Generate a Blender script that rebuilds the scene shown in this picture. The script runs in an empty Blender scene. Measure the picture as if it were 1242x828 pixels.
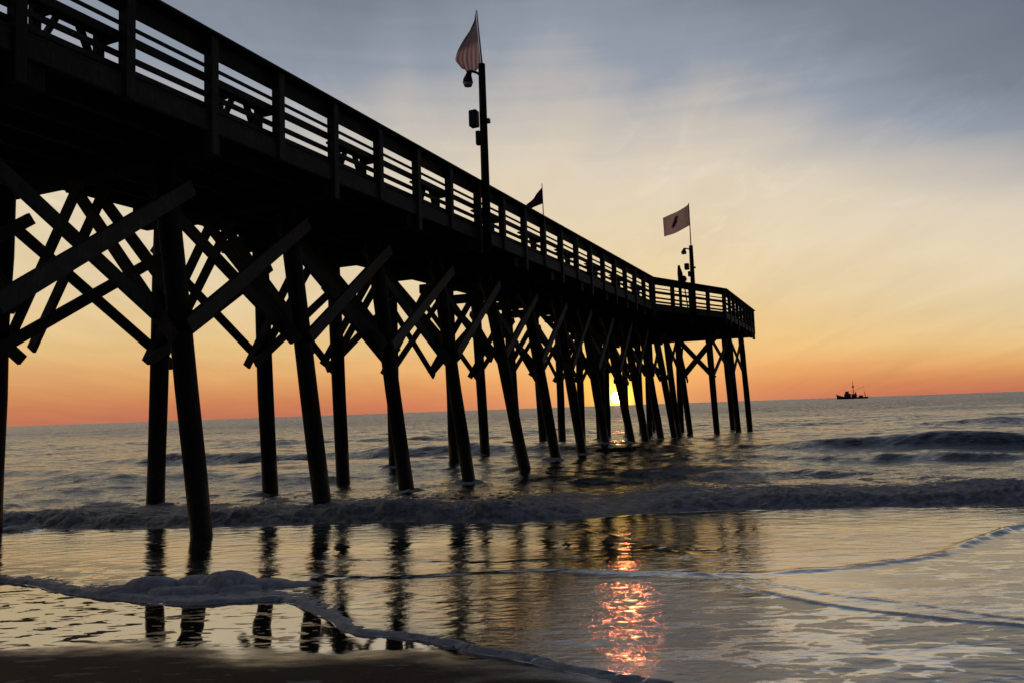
import bpy, bmesh, math, random
import numpy as np
from mathutils import Vector, Matrix
R = math.radians
random.seed(7)
rng = np.random.default_rng(11)
sc = bpy.context.scene
col = sc.collection

# ------------------------------------------------------------------ camera
ROLL, PITCH = R(1.98), R(4.82)
Fw = Vector((0, math.cos(PITCH), math.sin(PITCH)))
R0 = Vector((1, 0, 0)); U0 = R0.cross(Fw)
Rt = R0 * math.cos(ROLL) - U0 * math.sin(ROLL)
Up = U0 * math.cos(ROLL) + R0 * math.sin(ROLL)
cam = bpy.data.cameras.new('camera'); cam.lens = 28.0; cam.sensor_width = 36.0
cam.clip_start = 0.1; cam.clip_end = 30000
co = bpy.data.objects.new('camera', cam); col.objects.link(co)
co.matrix_world = Matrix(((Rt.x, Up.x, -Fw.x, 0), (Rt.y, Up.y, -Fw.y, 0), (Rt.z, Up.z, -Fw.z, 1.6), (0, 0, 0, 1)))
sc.camera = co

# ------------------------------------------------------------------ world, sun, exposure
SUN_EL, SUN_AZ = R(0.55), R(7.32)                    # azimuth to the right of +Y
SD = Vector((math.sin(SUN_AZ) * math.cos(SUN_EL), math.cos(SUN_AZ) * math.cos(SUN_EL), math.sin(SUN_EL)))
vs = sc.view_settings
vs.view_transform = 'Standard'; vs.look = 'None'; vs.gamma = 1; vs.exposure = 0; vs.use_curve_mapping = False

def lin(r, g, b, k=1.0):
    f = lambda c: ((c / 255 + .055) / 1.055) ** 2.4 if c > 10 else c / 255 / 12.92
    return (f(r) * k, f(g) * k, f(b) * k, 1)

class NT:
    """small helper for building node trees"""
    def __init__(s, nt): s.nt = nt
    def n(s, t, **kw):
        nd = s.nt.nodes.new(t)
        for k, v in kw.items():
            if k == 'inp':
                for i, x in v.items():
                    if hasattr(x, 'is_linked') or isinstance(x, bpy.types.NodeSocket): s.nt.links.new(x, nd.inputs[i])
                    else: nd.inputs[i].default_value = x
            else: setattr(nd, k, v)
        return nd
    def math(s, op, a, b=0.0, c=0.0, clamp=False):
        nd = s.n('ShaderNodeMath', operation=op, inp={0: a, 1: b, 2: c}); nd.use_clamp = clamp
        return nd.outputs[0]
    def mix(s, f, a, b, blend='MIX'):
        nd = s.n('ShaderNodeMix', data_type='RGBA', blend_type=blend)
        for i, x in ((0, f), (6, a), (7, b)):
            if isinstance(x, bpy.types.NodeSocket): s.nt.links.new(x, nd.inputs[i])
            else: nd.inputs[i].default_value = x
        return nd.outputs[2]
    def rng(s, v, a, b, c, d, smooth=True):
        nd = s.n('ShaderNodeMapRange', inp={0: v, 1: a, 2: b, 3: c, 4: d})
        if smooth: nd.interpolation_type = 'SMOOTHSTEP'
        return nd.outputs[0]
    def ramp(s, v, stops, interp='LINEAR'):
        nd = s.n('ShaderNodeValToRGB'); cr = nd.color_ramp; cr.interpolation = interp
        while len(cr.elements) > 1: cr.elements.remove(cr.elements[-1])
        cr.elements[0].position = stops[0][0]; cr.elements[0].color = stops[0][1]
        for p, c in stops[1:]:
            e = cr.elements.new(p); e.color = c
        s.nt.links.new(v, nd.inputs[0]); return nd.outputs[0]
    def noise(s, vec, scale, detail=4, rough=.55, dist=0.0, out=0):
        nd = s.n('ShaderNodeTexNoise', inp={'Vector': vec, 'Scale': scale, 'Detail': detail, 'Roughness': rough, 'Distortion': dist})
        return nd.outputs[out]
    def mapping(s, vec, scale=(1, 1, 1), rot=(0, 0, 0), loc=(0, 0, 0)):
        return s.n('ShaderNodeMapping', inp={0: vec, 1: loc, 2: rot, 3: scale}).outputs[0]
    def link(s, a, b): s.nt.links.new(a, b)

w = bpy.data.worlds.new('World'); sc.world = w; w.use_nodes = True
w.node_tree.nodes.clear(); T = NT(w.node_tree)
tc = T.n('ShaderNodeTexCoord').outputs['Generated']
nrm = T.n('ShaderNodeVectorMath', operation='NORMALIZE', inp={0: tc}).outputs[0]
sp = T.n('ShaderNodeSeparateXYZ', inp={0: nrm}); X, Y, Z = sp.outputs
zc = T.math('MAXIMUM', Z, 0.0)
# cirrus: streaks spread on a high plane, fanning from the horizon near the sun
pz = T.math('ADD', zc, .12)
pl = T.n('ShaderNodeCombineXYZ', inp={0: T.math('DIVIDE', X, pz), 1: T.math('DIVIDE', Y, pz), 2: 0.0}).outputs[0]
c1 = T.noise(T.mapping(pl, (.75, .28, 1), (0, 0, R(28))), 1.15, 6, .52, .35)
c2 = T.noise(T.mapping(pl, (1.1, .32, 1), (0, 0, R(-24)), (3, 1, 0)), 2.6, 7, .58, .5)
ban = T.noise(T.n('ShaderNodeCombineXYZ', inp={0: T.math('MULTIPLY', X, 1.6), 1: 0.0, 2: T.math('MULTIPLY', Z, 30.0)}).outputs[0], 1.5, 5, .55, .2)
# apparent height in the colour ramp: warm veil reaches higher left of and above the sun
xr = T.math('MAXIMUM', T.math('SUBTRACT', X, .15), 0.0); xl = T.math('MAXIMUM', T.math('SUBTRACT', -.15, X), 0.0)
zs = T.math('MULTIPLY', zc, T.math('SUBTRACT', T.math('ADD', 1.0, T.math('MULTIPLY', T.math('MULTIPLY', xr, xr), 3.9)), T.math('MULTIPLY', xl, .28)))
warp = T.math('MULTIPLY', T.math('SUBTRACT', c1, .5), T.rng(zc, .08, .4, 0, .30))
warp2 = T.math('MULTIPLY', T.math('SUBTRACT', c2, .5), T.rng(zc, .05, .4, 0, .10))
warp3 = T.math('MULTIPLY', T.math('SUBTRACT', ban, .5), T.rng(zc, 0.0, .12, .006, .05))
zz = T.math('ADD', T.math('ADD', T.math('ADD', zs, warp), warp2), warp3)
def e2p(deg): return math.sin(R(deg)) / 1.0
sky = T.ramp(zz, [
    (0.000, lin(190, 114, 88)), (e2p(.9), lin(200, 126, 88)), (e2p(1.9), lin(212, 148, 96)), (e2p(3.0), lin(222, 170, 112)),
    (e2p(4.6), lin(226, 190, 132)), (e2p(8), lin(225, 202, 160)), (e2p(12.5), lin(225, 208, 178)), (e2p(16.5), lin(218, 205, 184)),
    (e2p(20.5), lin(188, 183, 178)), (e2p(24.5), lin(145, 153, 166)), (e2p(29), lin(120, 128, 142)), (e2p(42), lin(92, 102, 120)), (1.0, lin(66, 74, 92))])
c3 = T.noise(T.mapping(pl, (1.3, .55, 1), (0, 0, R(38)), (1, 7, 0)), 4.2, 8, .66, 1.1)
wisp = T.math('MULTIPLY', T.rng(c3, .5, .78, 0, .16), T.rng(zc, .06, .25, 0, 1))
bright = T.math('ADD', T.math('ADD', 1.0, T.math('MULTIPLY', T.math('SUBTRACT', c2, .5), .26)), T.math('MULTIPLY', wisp, T.rng(c1, .38, .6, 0, 1)))
sky = T.mix(1.0, sky, T.n('ShaderNodeCombineXYZ', inp={0: bright, 1: bright, 2: bright}).outputs[0], 'MULTIPLY')
# the western half, away from the sun, is still dim and bluish
dim = T.rng(Y, -.55, .8, 0, 1)
sky = T.mix(dim, T.mix(1.0, sky, (.056, .068, .115, 1), 'MULTIPLY'), sky)
dot = T.n('ShaderNodeVectorMath', operation='DOT_PRODUCT', inp={0: nrm, 1: SD}).outputs['Value']
# flattened angular distance to the sun for the wide glow
dx = T.math('SUBTRACT', X, SD.x); dz = T.math('SUBTRACT', Z, SD.z + .02)
d2 = T.math('ADD', T.math('MULTIPLY', dx, dx), T.math('MULTIPLY', T.math('MULTIPLY', dz, dz), 1.6))
front = T.math('GREATER_THAN', Y, 0.0)
g1 = T.math('MULTIPLY', front, T.math('EXPONENT', T.math('MULTIPLY', d2, -1 / (.055 ** 2))))
g2 = T.math('MULTIPLY', front, T.math('EXPONENT', T.math('MULTIPLY', d2, -1 / (.17 ** 2))))
g0 = T.math('MULTIPLY', front, T.math('EXPONENT', T.math('MULTIPLY', T.math('SUBTRACT', 1.0, dot), -1 / (.00013))))
sky = T.mix(T.math('MULTIPLY', g2, .26), sky, (.93, .72, .28, 1))
sky = T.mix(T.math('MULTIPLY', g1, .62), sky, (1.0, .74, .085, 1))
sky = T.mix(1.0, sky, T.mix(g0, (0, 0, 0, 1), (4.2, 1.7, .18, 1)), 'ADD')
disc = T.rng(dot, math.cos(R(.43)), math.cos(R(.34)), 0, 1)
sky = T.mix(1.0, sky, T.mix(disc, (0, 0, 0, 1), (26, 15, 5.5, 1)), 'ADD')
bg = T.n('ShaderNodeBackground', inp={0: sky, 1: 1.0})
# a little physical sky on top of the dawn clouds
nish = T.n('ShaderNodeTexSky', sky_type='NISHITA'); nish.sun_disc = False
nish.sun_elevation = SUN_EL; nish.sun_rotation = SUN_AZ
bg2 = T.n('ShaderNodeBackground', inp={0: nish.outputs[0], 1: .012})
add = T.n('ShaderNodeAddShader', inp={0: bg.outputs[0], 1: bg2.outputs[0]})
T.link(add.outputs[0], T.n('ShaderNodeOutputWorld').inputs[0])
w.cycles.sampling_method = 'MANUAL'; w.cycles.sample_map_resolution = 2048

sl = bpy.data.lights.new('sun', 'SUN'); sl.energy = .02; sl.angle = R(.53); sl.color = (1, .13, .06)
so = bpy.data.objects.new('sun', sl); col.objects.link(so)
so.rotation_euler = (-SD).to_track_quat('-Z', 'Y').to_euler(); so.location = (0, 0, 30)

# ------------------------------------------------------------------ numpy noise
_perm = rng.permutation(256); _perm = np.concatenate([_perm, _perm])
_ang = rng.uniform(0, 2 * np.pi, 256); _gx, _gy = np.cos(_ang), np.sin(_ang)
def perlin(x, y):
    xi = np.floor(x).astype(int); yi = np.floor(y).astype(int); xf = x - xi; yf = y - yi; xi &= 255; yi &= 255
    u = xf ** 3 * (xf * (xf * 6 - 15) + 10); v = yf ** 3 * (yf * (yf * 6 - 15) + 10)
    def g(ix, iy, fx, fy):
        h = _perm[_perm[ix & 255] + (iy & 255)]; return _gx[h] * fx + _gy[h] * fy
    a = g(xi, yi, xf, yf); b = g(xi + 1, yi, xf - 1, yf); c = g(xi, yi + 1, xf, yf - 1); d = g(xi + 1, yi + 1, xf - 1, yf - 1)
    return (a + u * (b - a) + v * (c - a + u * (a - b - c + d))) * 1.5
def fbm(x, y, o=4, g=.5):
    s = 0; a = 1; n = 0
    for i in range(o):
        s = s + a * perlin(x + 17.3 * i, y + 9.1 * i); n += a; a *= g; x = x * 2.03; y = y * 2.03
    return s / n * 1.3
def ss(a, b, x):
    t = np.clip((x - a) / (b - a), 0, 1); return t * t * (3 - 2 * t)
def interp(pts, x):
    p = np.array(pts); return np.interp(x, p[:, 0], p[:, 1])
def poly_dist(pts, x, y):
    """distance to a polyline and signed side (positive = +y side)"""
    best = np.full(x.shape, 1e9); t_all = np.zeros(x.shape)
    P = np.array(pts); L = 0
    for (ax, ay), (bx, by) in zip(P[:-1], P[1:]):
        dx, dy = bx - ax, by - ay; l2 = dx * dx + dy * dy
        t = np.clip(((x - ax) * dx + (y - ay) * dy) / l2, 0, 1)
        d = np.hypot(x - ax - t * dx, y - ay - t * dy); m = d < best
        best = np.where(m, d, best); t_all = np.where(m, L + t * math.sqrt(l2), t_all); L += math.sqrt(l2)
    return best, t_all / L
def smooth_line(pts, n=8):
    P = np.array(pts, float); out = []
    for i in range(len(P) - 1):
        p0 = P[max(i - 1, 0)]; p1 = P[i]; p2 = P[i + 1]; p3 = P[min(i + 2, len(P) - 1)]
        for t in np.linspace(0, 1, n, endpoint=False):
            out.append(.5 * (2 * p1 + (p2 - p0) * t + (2 * p0 - 5 * p1 + 4 * p2 - p3) * t * t + (3 * p1 - p0 - 3 * p2 + p3) * t ** 3))
    out.append(P[-1]); return np.array(out)

# ------------------------------------------------------------------ materials
def material(name):
    m = bpy.data.materials.new(name); m.use_nodes = True; m.node_tree.nodes.clear()
    t = NT(m.node_tree); return m, t
def finish(m, t, shader):
    t.link(shader, t.n('ShaderNodeOutputMaterial').inputs[0]); return m

def wood_mat(name, base, spread=.5, rough=.75, spec=.3):
    m, t = material(name)
    ob = t.n('ShaderNodeTexCoord').outputs['Object']
    g = t.noise(t.mapping(ob, (1.5, 1.5, 1.5)), 3.0, 5, .6)
    f = t.noise(t.mapping(ob, (30, 30, 5)), 1.0, 3, .6)
    rnd = t.n('ShaderNodeObjectInfo').outputs['Random']
    v = t.math('ADD', t.math('ADD', t.math('MULTIPLY', g, .8), t.math('MULTIPLY', f, .5)), t.math('MULTIPLY', rnd, .5))
    c = t.ramp(v, [(.35, tuple(b * (1 - spread) for b in base) + (1,)), (.9, tuple(base) + (1,)), (1.35 if False else 1.0, tuple(b * (1 + spread) for b in base) + (1,))])
    bmp = t.n('ShaderNodeBump', inp={'Strength': .5, 'Distance': .01, 'Height': f})
    p = t.n('ShaderNodeBsdfPrincipled', inp={'Base Color': c, 'Roughness': rough, 'Normal': bmp.outputs[0], 'Specular IOR Level': spec})
    return finish(m, t, p.outputs[0])
def plain(name, c, rough=.6, metal=0):
    m, t = material(name)
    ob = t.n('ShaderNodeTexCoord').outputs['Object']
    cc = t.mix(t.noise(ob, 9, 4), tuple(x * .7 for x in c) + (1,), tuple(x * 1.2 for x in c) + (1,))
    p = t.n('ShaderNodeBsdfPrincipled', inp={'Base Color': cc, 'Roughness': rough, 'Metallic': metal}); return finish(m, t, p.outputs[0])

def pile_mat():
    m, t = material('creosoted pile wood')
    pos = t.n('ShaderNodeNewGeometry').outputs['Position']; pz_ = t.n('ShaderNodeSeparateXYZ', inp={0: pos}).outputs[2]
    g = t.noise(pos, 2.2, 5, .65); f = t.noise(t.mapping(pos, (26, 26, 1.6)), 1.0, 4, .65); b = t.noise(pos, 34, 3, .6)
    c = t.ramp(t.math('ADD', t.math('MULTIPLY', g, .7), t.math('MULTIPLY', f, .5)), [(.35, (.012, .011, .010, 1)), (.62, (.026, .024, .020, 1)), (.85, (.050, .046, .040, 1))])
    tide = t.rng(t.math('ADD', pz_, t.math('MULTIPLY', t.math('SUBTRACT', g, .5), .9)), .55, 1.0, 1, 0)
    barn = t.math('MULTIPLY', t.math('MULTIPLY', tide, t.rng(b, .54, .60, 0, 1)), t.rng(g, .4, .6, .3, 1))
    c = t.mix(t.math('MULTIPLY', tide, .7), c, (.010, .011, .009, 1)); c = t.mix(barn, c, (.085, .08, .072, 1))
    bp = t.n('ShaderNodeBump', inp={'Strength': .9, 'Distance': .02, 'Height': t.math('ADD', f, t.math('MULTIPLY', barn, .8))})
    p = t.n('ShaderNodeBsdfPrincipled', inp={'Base Color': c, 'Roughness': t.math('SUBTRACT', .8, t.math('MULTIPLY', tide, .4)), 'Normal': bp.outputs[0], 'Specular IOR Level': .25})
    return finish(m, t, p.outputs[0])
M_pile = pile_mat()
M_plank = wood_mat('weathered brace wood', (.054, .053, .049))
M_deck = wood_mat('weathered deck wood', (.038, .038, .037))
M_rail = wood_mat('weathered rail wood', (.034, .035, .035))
M_metal = plain('dull dark metal', (.035, .035, .035), .5, .3)
M_glass = plain('milky lamp glass', (.5, .5, .48), .3)
M_staff = plain('pale flagstaff', (.45, .42, .40), .5)

# ------------------------------------------------------------------ mesh helpers
class MB:
    def __init__(s): s.v = []; s.f = []
    def beam(s, a, b, wd, ht, up=(0, 0, 1)):
        """box from a to b; wd across, ht along up"""
        a = Vector(a); b = Vector(b); d = (b - a).normalized(); u = Vector(up)
        sd = d.cross(u).normalized(); u = sd.cross(d).normalized(); o = len(s.v)
        for e in (a, b):
            for i, j in ((-1, -1), (1, -1), (1, 1), (-1, 1)): s.v.append(tuple(e + sd * (i * wd / 2) + u * (j * ht / 2)))
        s.f += [(o, o + 1, o + 2, o + 3), (o + 7, o + 6, o + 5, o + 4)] + [(o + i, o + 4 + i, o + 4 + (i + 1) % 4, o + (i + 1) % 4) for i in range(4)]
        return s
    def box(s, x0, x1, y0, y1, z0, z1):
        return s.beam(((x0 + x1) / 2, y0, (z0 + z1) / 2), ((x0 + x1) / 2, y1, (z0 + z1) / 2), x1 - x0, z1 - z0)
    def tube(s, pts, rad, n=12, jit=0.0, cap=True):
        pts = [Vector(p) for p in pts]; rad = rad if hasattr(rad, '__len__') else [rad] * len(pts); o = len(s.v)
        ph = random.random() * 6; k = [1 + jit * random.uniform(-1, 1) for _ in range(n)]
        for i, p in enumerate(pts):
            d = (pts[min(i + 1, len(pts) - 1)] - pts[max(i - 1, 0)]).normalized()
            a = d.cross(Vector((0, 1, 0)) if abs(d.y) < .9 else Vector((1, 0, 0))).normalized(); b = d.cross(a)
            for j in range(n):
                t = 2 * math.pi * j / n + ph; r = rad[i] * k[j] * (1 + jit * .5 * random.uniform(-1, 1))
                s.v.append(tuple(p + a * (math.cos(t) * r) + b * (math.sin(t) * r)))
        for i in range(len(pts) - 1):
            for j in range(n):
                q = o + i * n; s.f.append((q + j, q + (j + 1) % n, q + n + (j + 1) % n, q + n + j))
        if cap:
            s.f.append(tuple(o + j for j in reversed(range(n)))); s.f.append(tuple(o + (len(pts) - 1) * n + j for j in range(n)))
        return s
    def poly(s, outline, z0, z1):
        n = len(outline); o = len(s.v)
        for z in (z0, z1): s.v += [(x, y, z) for x, y in outline]
        s.f.append(tuple(o + i for i in reversed(range(n)))); s.f.append(tuple(o + n + i for i in range(n)))
        s.f += [(o + i, o + (i + 1) % n, o + n + (i + 1) % n, o + n + i) for i in range(n)]
        return s
    def build(s, name, m, parent=None, smooth=False, bevel=0.0, off=(0, 0, 0)):
        me = bpy.data.meshes.new(name)
        me.from_pydata([(x - off[0], y - off[1], z - off[2]) for x, y, z in s.v], [], s.f)
        bm = bmesh.new(); bm.from_mesh(me); bmesh.ops.recalc_face_normals(bm, faces=bm.faces); bm.to_mesh(me); bm.free()
        me.materials.append(m)
        if smooth:
            for p in me.polygons: p.use_smooth = len(p.vertices) == 4
        o = bpy.data.objects.new(name, me); col.objects.link(o)
        if bevel:
            b = o.modifiers.new('bevel', 'BEVEL'); b.width = bevel; b.segments = 1; b.limit_method = 'ANGLE'
        if parent: o.parent = parent
        return o
def tag(o, label=None, cat=None, group=None, kind=None):
    if label: o['label'] = label
    if cat: o['category'] = cat
    if group: o['group'] = group
    if kind: o['kind'] = kind
    return o

# the pier's own frame: local +Y runs out to sea, turned 23.8 degrees to the right of the world's +Y
PA = -R(23.794)
def p2w(x, y, z=0.0): return Vector((x * math.cos(PA) - y * math.sin(PA), x * math.sin(PA) + y * math.cos(PA), z))
def pier_empty(name, x, y, z=0.0, rot=0.0):
    o = bpy.data.objects.new(name, None); col.objects.link(o); o.location = p2w(x, y, z); o.rotation_euler = (0, 0, PA + rot)
    o.empty_display_size = .3
    return o

# ------------------------------------------------------------------ beach and sea
SLOPE, YTOE = .026, 11.4
def zs(y):
    """height of the beach face: a gentle ramp that starts where the bore stands"""
    t = np.maximum(YTOE - np.asarray(y, float), 0); return SLOPE * t * t / (t + .5)
def shore(pts):
    """surveyed shore points (taken on the level) carried onto the sloping beach face"""
    out = []
    for a, b in pts:
        y = b
        for _ in range(30): y = b * (1.6 - float(zs(max(y, 1.0)))) / 1.6
        out.append((a * y / b if b > 0 else a, y if b > 0 else b))
    return out
EDGE = smooth_line(shore([(-30, 14), (-14, 11), (-8, 9.2), (-5.34, 8.35), (-4.89, 8.14), (-4.26, 7.68), (-3.58, 7.33), (-2.95, 7.09), (-2.45, 7.07), (-2.1, 7.10), (-1.7, 6.66),
                    (-1.3, 6.07), (-.96, 5.85), (-.65, 5.67), (-.29, 5.42), (.03, 5.19), (.32, 4.95), (.6, 4.77), (.86, 4.62), (1.16, 4.39), (1.8, 3.7), (2.6, 2.9), (5, 1.2)]) + [(12, -2), (40, -6)], 6)
def edge_s(x, y):
    ye = np.interp(x, EDGE[:, 0], EDGE[:, 1]); sl = np.interp(x, EDGE[:, 0], np.gradient(EDGE[:, 1], EDGE[:, 0]))
    return (y - ye) / np.sqrt(1 + sl * sl) + fbm(x * 2.2, y * 2.2, 3) * .05
def beach_z(x, y):
    s = edge_s(x, y)
    return zs(np.maximum(y, -4)) + np.where(s < 0, -.004 * s, -.05 * s) + .006 * fbm(x * .8, y * .8, 3) * ss(0, -1.5, s) + np.where(s < -8, (-8 - s) * .03, 0)

def grid_mesh(name, xs, ys, zs, m, attrs=None, keep=None):
    """regular quad grid; xs, ys, zs are (rows, cols) arrays"""
    r, c = zs.shape; v = np.stack([xs, ys, zs], -1).reshape(-1, 3)
    idx = np.arange(r * c).reshape(r, c)
    q = np.stack([idx[:-1, :-1], idx[:-1, 1:], idx[1:, 1:], idx[1:, :-1]], -1).reshape(-1, 4)
    if keep is not None:
        kq = (keep[:-1, :-1] | keep[:-1, 1:] | keep[1:, 1:] | keep[1:, :-1]).reshape(-1); q = q[kq]
        used = np.unique(q); remap = np.full(r * c, -1); remap[used] = np.arange(len(used)); v = v[used]; q = remap[q]
    else: used = None
    me = bpy.data.meshes.new(name); me.vertices.add(len(v)); me.vertices.foreach_set('co', v.astype(np.float32).ravel())
    me.loops.add(q.size); me.loops.foreach_set('vertex_index', q.astype(np.int32).ravel())
    me.polygons.add(len(q)); me.polygons.foreach_set('loop_start', np.arange(0, q.size, 4, dtype=np.int32))
    me.update(calc_edges=True)
    me.polygons.foreach_set('use_smooth', np.ones(len(q), bool))
    if attrs is not None:
        a = me.attributes.new('cover', 'FLOAT_COLOR', 'POINT'); d = np.stack([*attrs, np.ones_like(zs)], -1).reshape(-1, 4)
        if used is not None: d = d[used]
        a.data.foreach_set('color', d.astype(np.float32).ravel())
    me.materials.append(m); me.validate()
    o = bpy.data.objects.new(name, me); col.objects.link(o); return o

def cover(t):
    a = t.n('ShaderNodeAttribute', attribute_name='cover')
    return t.n('ShaderNodeSeparateColor', inp={0: a.outputs['Color']}).outputs

# --- sand: R = wet mirror, G = pits
m_sand, t = material('beach sand')
cr, cg, cb = cover(t)
pos = t.n('ShaderNodeNewGeometry').outputs['Position']
n1 = t.noise(pos, 3.0, 6, .6); n2 = t.noise(pos, 220, 3, .6); n3 = t.noise(t.mapping(pos, (1.4, 4.5, 1)), 1.6, 5, .6)
wet = t.rng(t.math('ADD', cr, t.math('MULTIPLY', t.math('SUBTRACT', n3, .5), 1.0)), .12, .9, 0, 1)
pits = t.math('MULTIPLY', t.rng(t.noise(t.mapping(pos, (1.3, 3.6, 1), (0, 0, R(8))), 4.2, 2, .5, .35), .575, .60, 0, 1), cg)
wet2 = t.math('MULTIPLY', wet, t.math('SUBTRACT', 1.0, t.math('MULTIPLY', pits, .93)))
sand = t.mix(n1, (.036, .029, .022, 1), (.085, .070, .053, 1))
sand = t.mix(t.math('MULTIPLY', t.rng(t.noise(t.mapping(pos, (1.2, 3.5, 1), (0, 0, .3), (4, 2, 0)), 1.7, 6, .65),   .54, .64, 0, .75), t.math('SUBTRACT', 1.0, wet)), sand, (.42, .40, .37, 1))
fleck = t.noise(pos, 55, 2, .5)
sand = t.mix(t.rng(fleck, .66, .72, 0, .6), sand, (.24, .22, .19, 1)); sand = t.mix(t.rng(t.noise(pos, 19, 3, .6), .64, .70, 0, .8), sand, (.012, .010, .008, 1))
bm1 = t.n('ShaderNodeBump', inp={'Strength': t.math('SUBTRACT', .55, t.math('MULTIPLY', wet2, .55)), 'Distance': .006, 'Height': t.math('ADD', n2, t.math('MULTIPLY', n1, 2.0))})
bm2 = t.n('ShaderNodeBump', inp={'Strength': .06, 'Distance': .004, 'Height': t.noise(t.mapping(pos, (6, 22, 1)), 1.0, 3, .5), 'Normal': bm1.outputs[0]})
damp = t.n('ShaderNodeBsdfPrincipled', inp={'Base Color': sand, 'Roughness': .7, 'Normal': bm1.outputs[0], 'Specular IOR Level': .14})
mir = t.n('ShaderNodeBsdfPrincipled', inp={'Base Color': (.035, .029, .022, 1), 'Roughness': .035, 'IOR': 7.0, 'Normal': bm2.outputs[0]})
ms = t.n('ShaderNodeMixShader', inp={0: wet2, 1: damp.outputs[0], 2: mir.outputs[0]})
finish(m_sand, t, ms.outputs[0])

DAMP = shore([(-30, 10), (-10, 7), (-6, 6.2), (-3.78, 5.94), (-3.27, 5.88), (-2.66, 5.82), (-2.1, 5.6), (-1.71, 5.45), (-1.37, 5.42), (-1.07, 5.5), (-.61, 5.42), (-.17, 5.2), (.3, 4.9), (1, 4.4), (3, 2.5)]) + [(12, -4), (40, -8)]
rows = np.concatenate([np.linspace(-60, 2, 40, endpoint=False), np.geomspace(2.0, 12, 420), np.linspace(12.3, 60, 30)])
ucol = np.concatenate([np.linspace(-8, -1.3, 26, endpoint=False), np.linspace(-1.3, 1.3, 420), np.linspace(1.3, 8, 27)[1:]])
yy, uu = np.meshgrid(rows, ucol, indexing='ij'); xx = uu * (np.maximum(yy, 4.0) + 1.5) * np.where(yy < 2, 2.5, 1)
xx = uu * (np.clip(yy, 4, 12) + 1.5) * np.where(np.abs(uu) > 1.3, 1 + (np.abs(uu) - 1.3) * .8, 1)
zb = beach_z(xx, yy)
sD = yy - interp(DAMP, xx) + .12 * fbm(xx * 1.6, yy * 1.6, 3)
wetA = ss(-.45, .35, sD)
pitA = ss(-.1, .25, sD) * (.45 + .9 * ss(-2.2, -3.2, xx)) * ss(-1.0, -2.0, xx)
ob = grid_mesh('beach', xx, yy, zb, m_sand, (wetA, pitA, 0 * zb)); tag(ob, 'dark damp sand sloping down to the swash', 'beach', kind='structure')

# --- sea surface
BORE = smooth_line([(-80, 16), (-30, 15), (-14, 13.2), (-8.14, 12.69), (-6.28, 12.2), (-4.79, 12.09), (-3.65, 11.99), (-2.57, 12.0), (-1.27, 11.6), (.13, 11.49), (1.08, 11.59), (2.08, 11.87), (3.33, 11.95), (4.47, 11.79), (5.82, 11.61), (7.15, 11.42), (12, 10.6), (30, 8.5), (80, 6)], 5)
l1 = smooth_line(shore([(-2.6, 8.35), (-1.88, 8.05), (-1.13, 7.89), (-.57, 7.95), (.08, 8.0), (1.02, 7.76), (1.82, 7.51), (2.84, 7.6), (3.55, 7.79), (4.07, 8.04), (5.02, 8.83), (5.93, 9.52), (7.5, 10.3)]))
l2 = smooth_line(shore([(1.5, 7.6), (1.75, 7.45), (1.91, 7.02), (2.18, 6.57), (2.44, 6.24), (2.8, 5.95), (3.09, 5.71), (3.38, 5.53), (4.2, 5.0), (6, 4.2)]))
l2b = smooth_line(shore([(1.97, 7.49), (2.25, 6.97), (2.57, 6.56), (2.96, 6.27), (3.23, 5.96), (3.49, 5.7), (4.4, 5.2)]))
l3 = smooth_line(shore([(-.81, 11.5), (.24, 10.99), (.66, 10.67), (1.12, 9.96), (1.43, 9.35), (1.7, 8.82), (1.8, 8.07)]))
l4 = smooth_line(shore([(-2.4, 8.9), (-1.81, 8.89), (-.97, 8.69), (-.18, 8.55), (.9, 8.6)]))

rows = np.concatenate([np.geomspace(1.6, 3.6, 110, endpoint=False), np.geomspace(3.6, 14, 760, endpoint=False), np.geomspace(14, 60, 360, endpoint=False), np.geomspace(60, 9000, 200)])
ucol = np.concatenate([-np.geomspace(9, .86, 60, endpoint=False), np.linspace(-.86, .86, 900), np.geomspace(.86, 9, 60)[1:]])
yy, uu = np.meshgrid(rows, ucol, indexing='ij'); xx = uu * (yy + 1.2)
x, y = xx, yy
s = edge_s(x, y)
far = yy > 75
# chop: many small trains, mostly running to the shore
chop = np.zeros_like(x); fine = np.zeros_like(x)
step = np.gradient(rows)[:, None] * np.ones_like(x)
for i in range(46):
    lam = .35 * 1.125 ** i if i < 40 else rng.uniform(5, 14)
    th = rng.normal(0, .55); k = 2 * np.pi / lam; ph = rng.uniform(0, 6.28)
    a = .0042 * lam ** .78 * rng.uniform(.6, 1.3)
    fade = ss(lam * .42, lam * .2, step)
    wv = np.sin(k * (x * np.sin(th) + y * np.cos(th)) + ph + 1.3 * perlin(x / lam * .35 + i * 3.1, y / lam * .35))
    wv = (1 - np.abs(wv)) * 1.5 - .55 if i % 2 else wv
    chop += a * wv * fade
deep = ss(11.8, 17, y)
yb = np.interp(x, BORE[:, 0], BORE[:, 1]) + .16 * fbm(x * .9, y * .15 + 3, 4)
d = y - yb
z = chop * (.04 + .85 * deep * (1 + .5 * ss(30, 200, y)))
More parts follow.
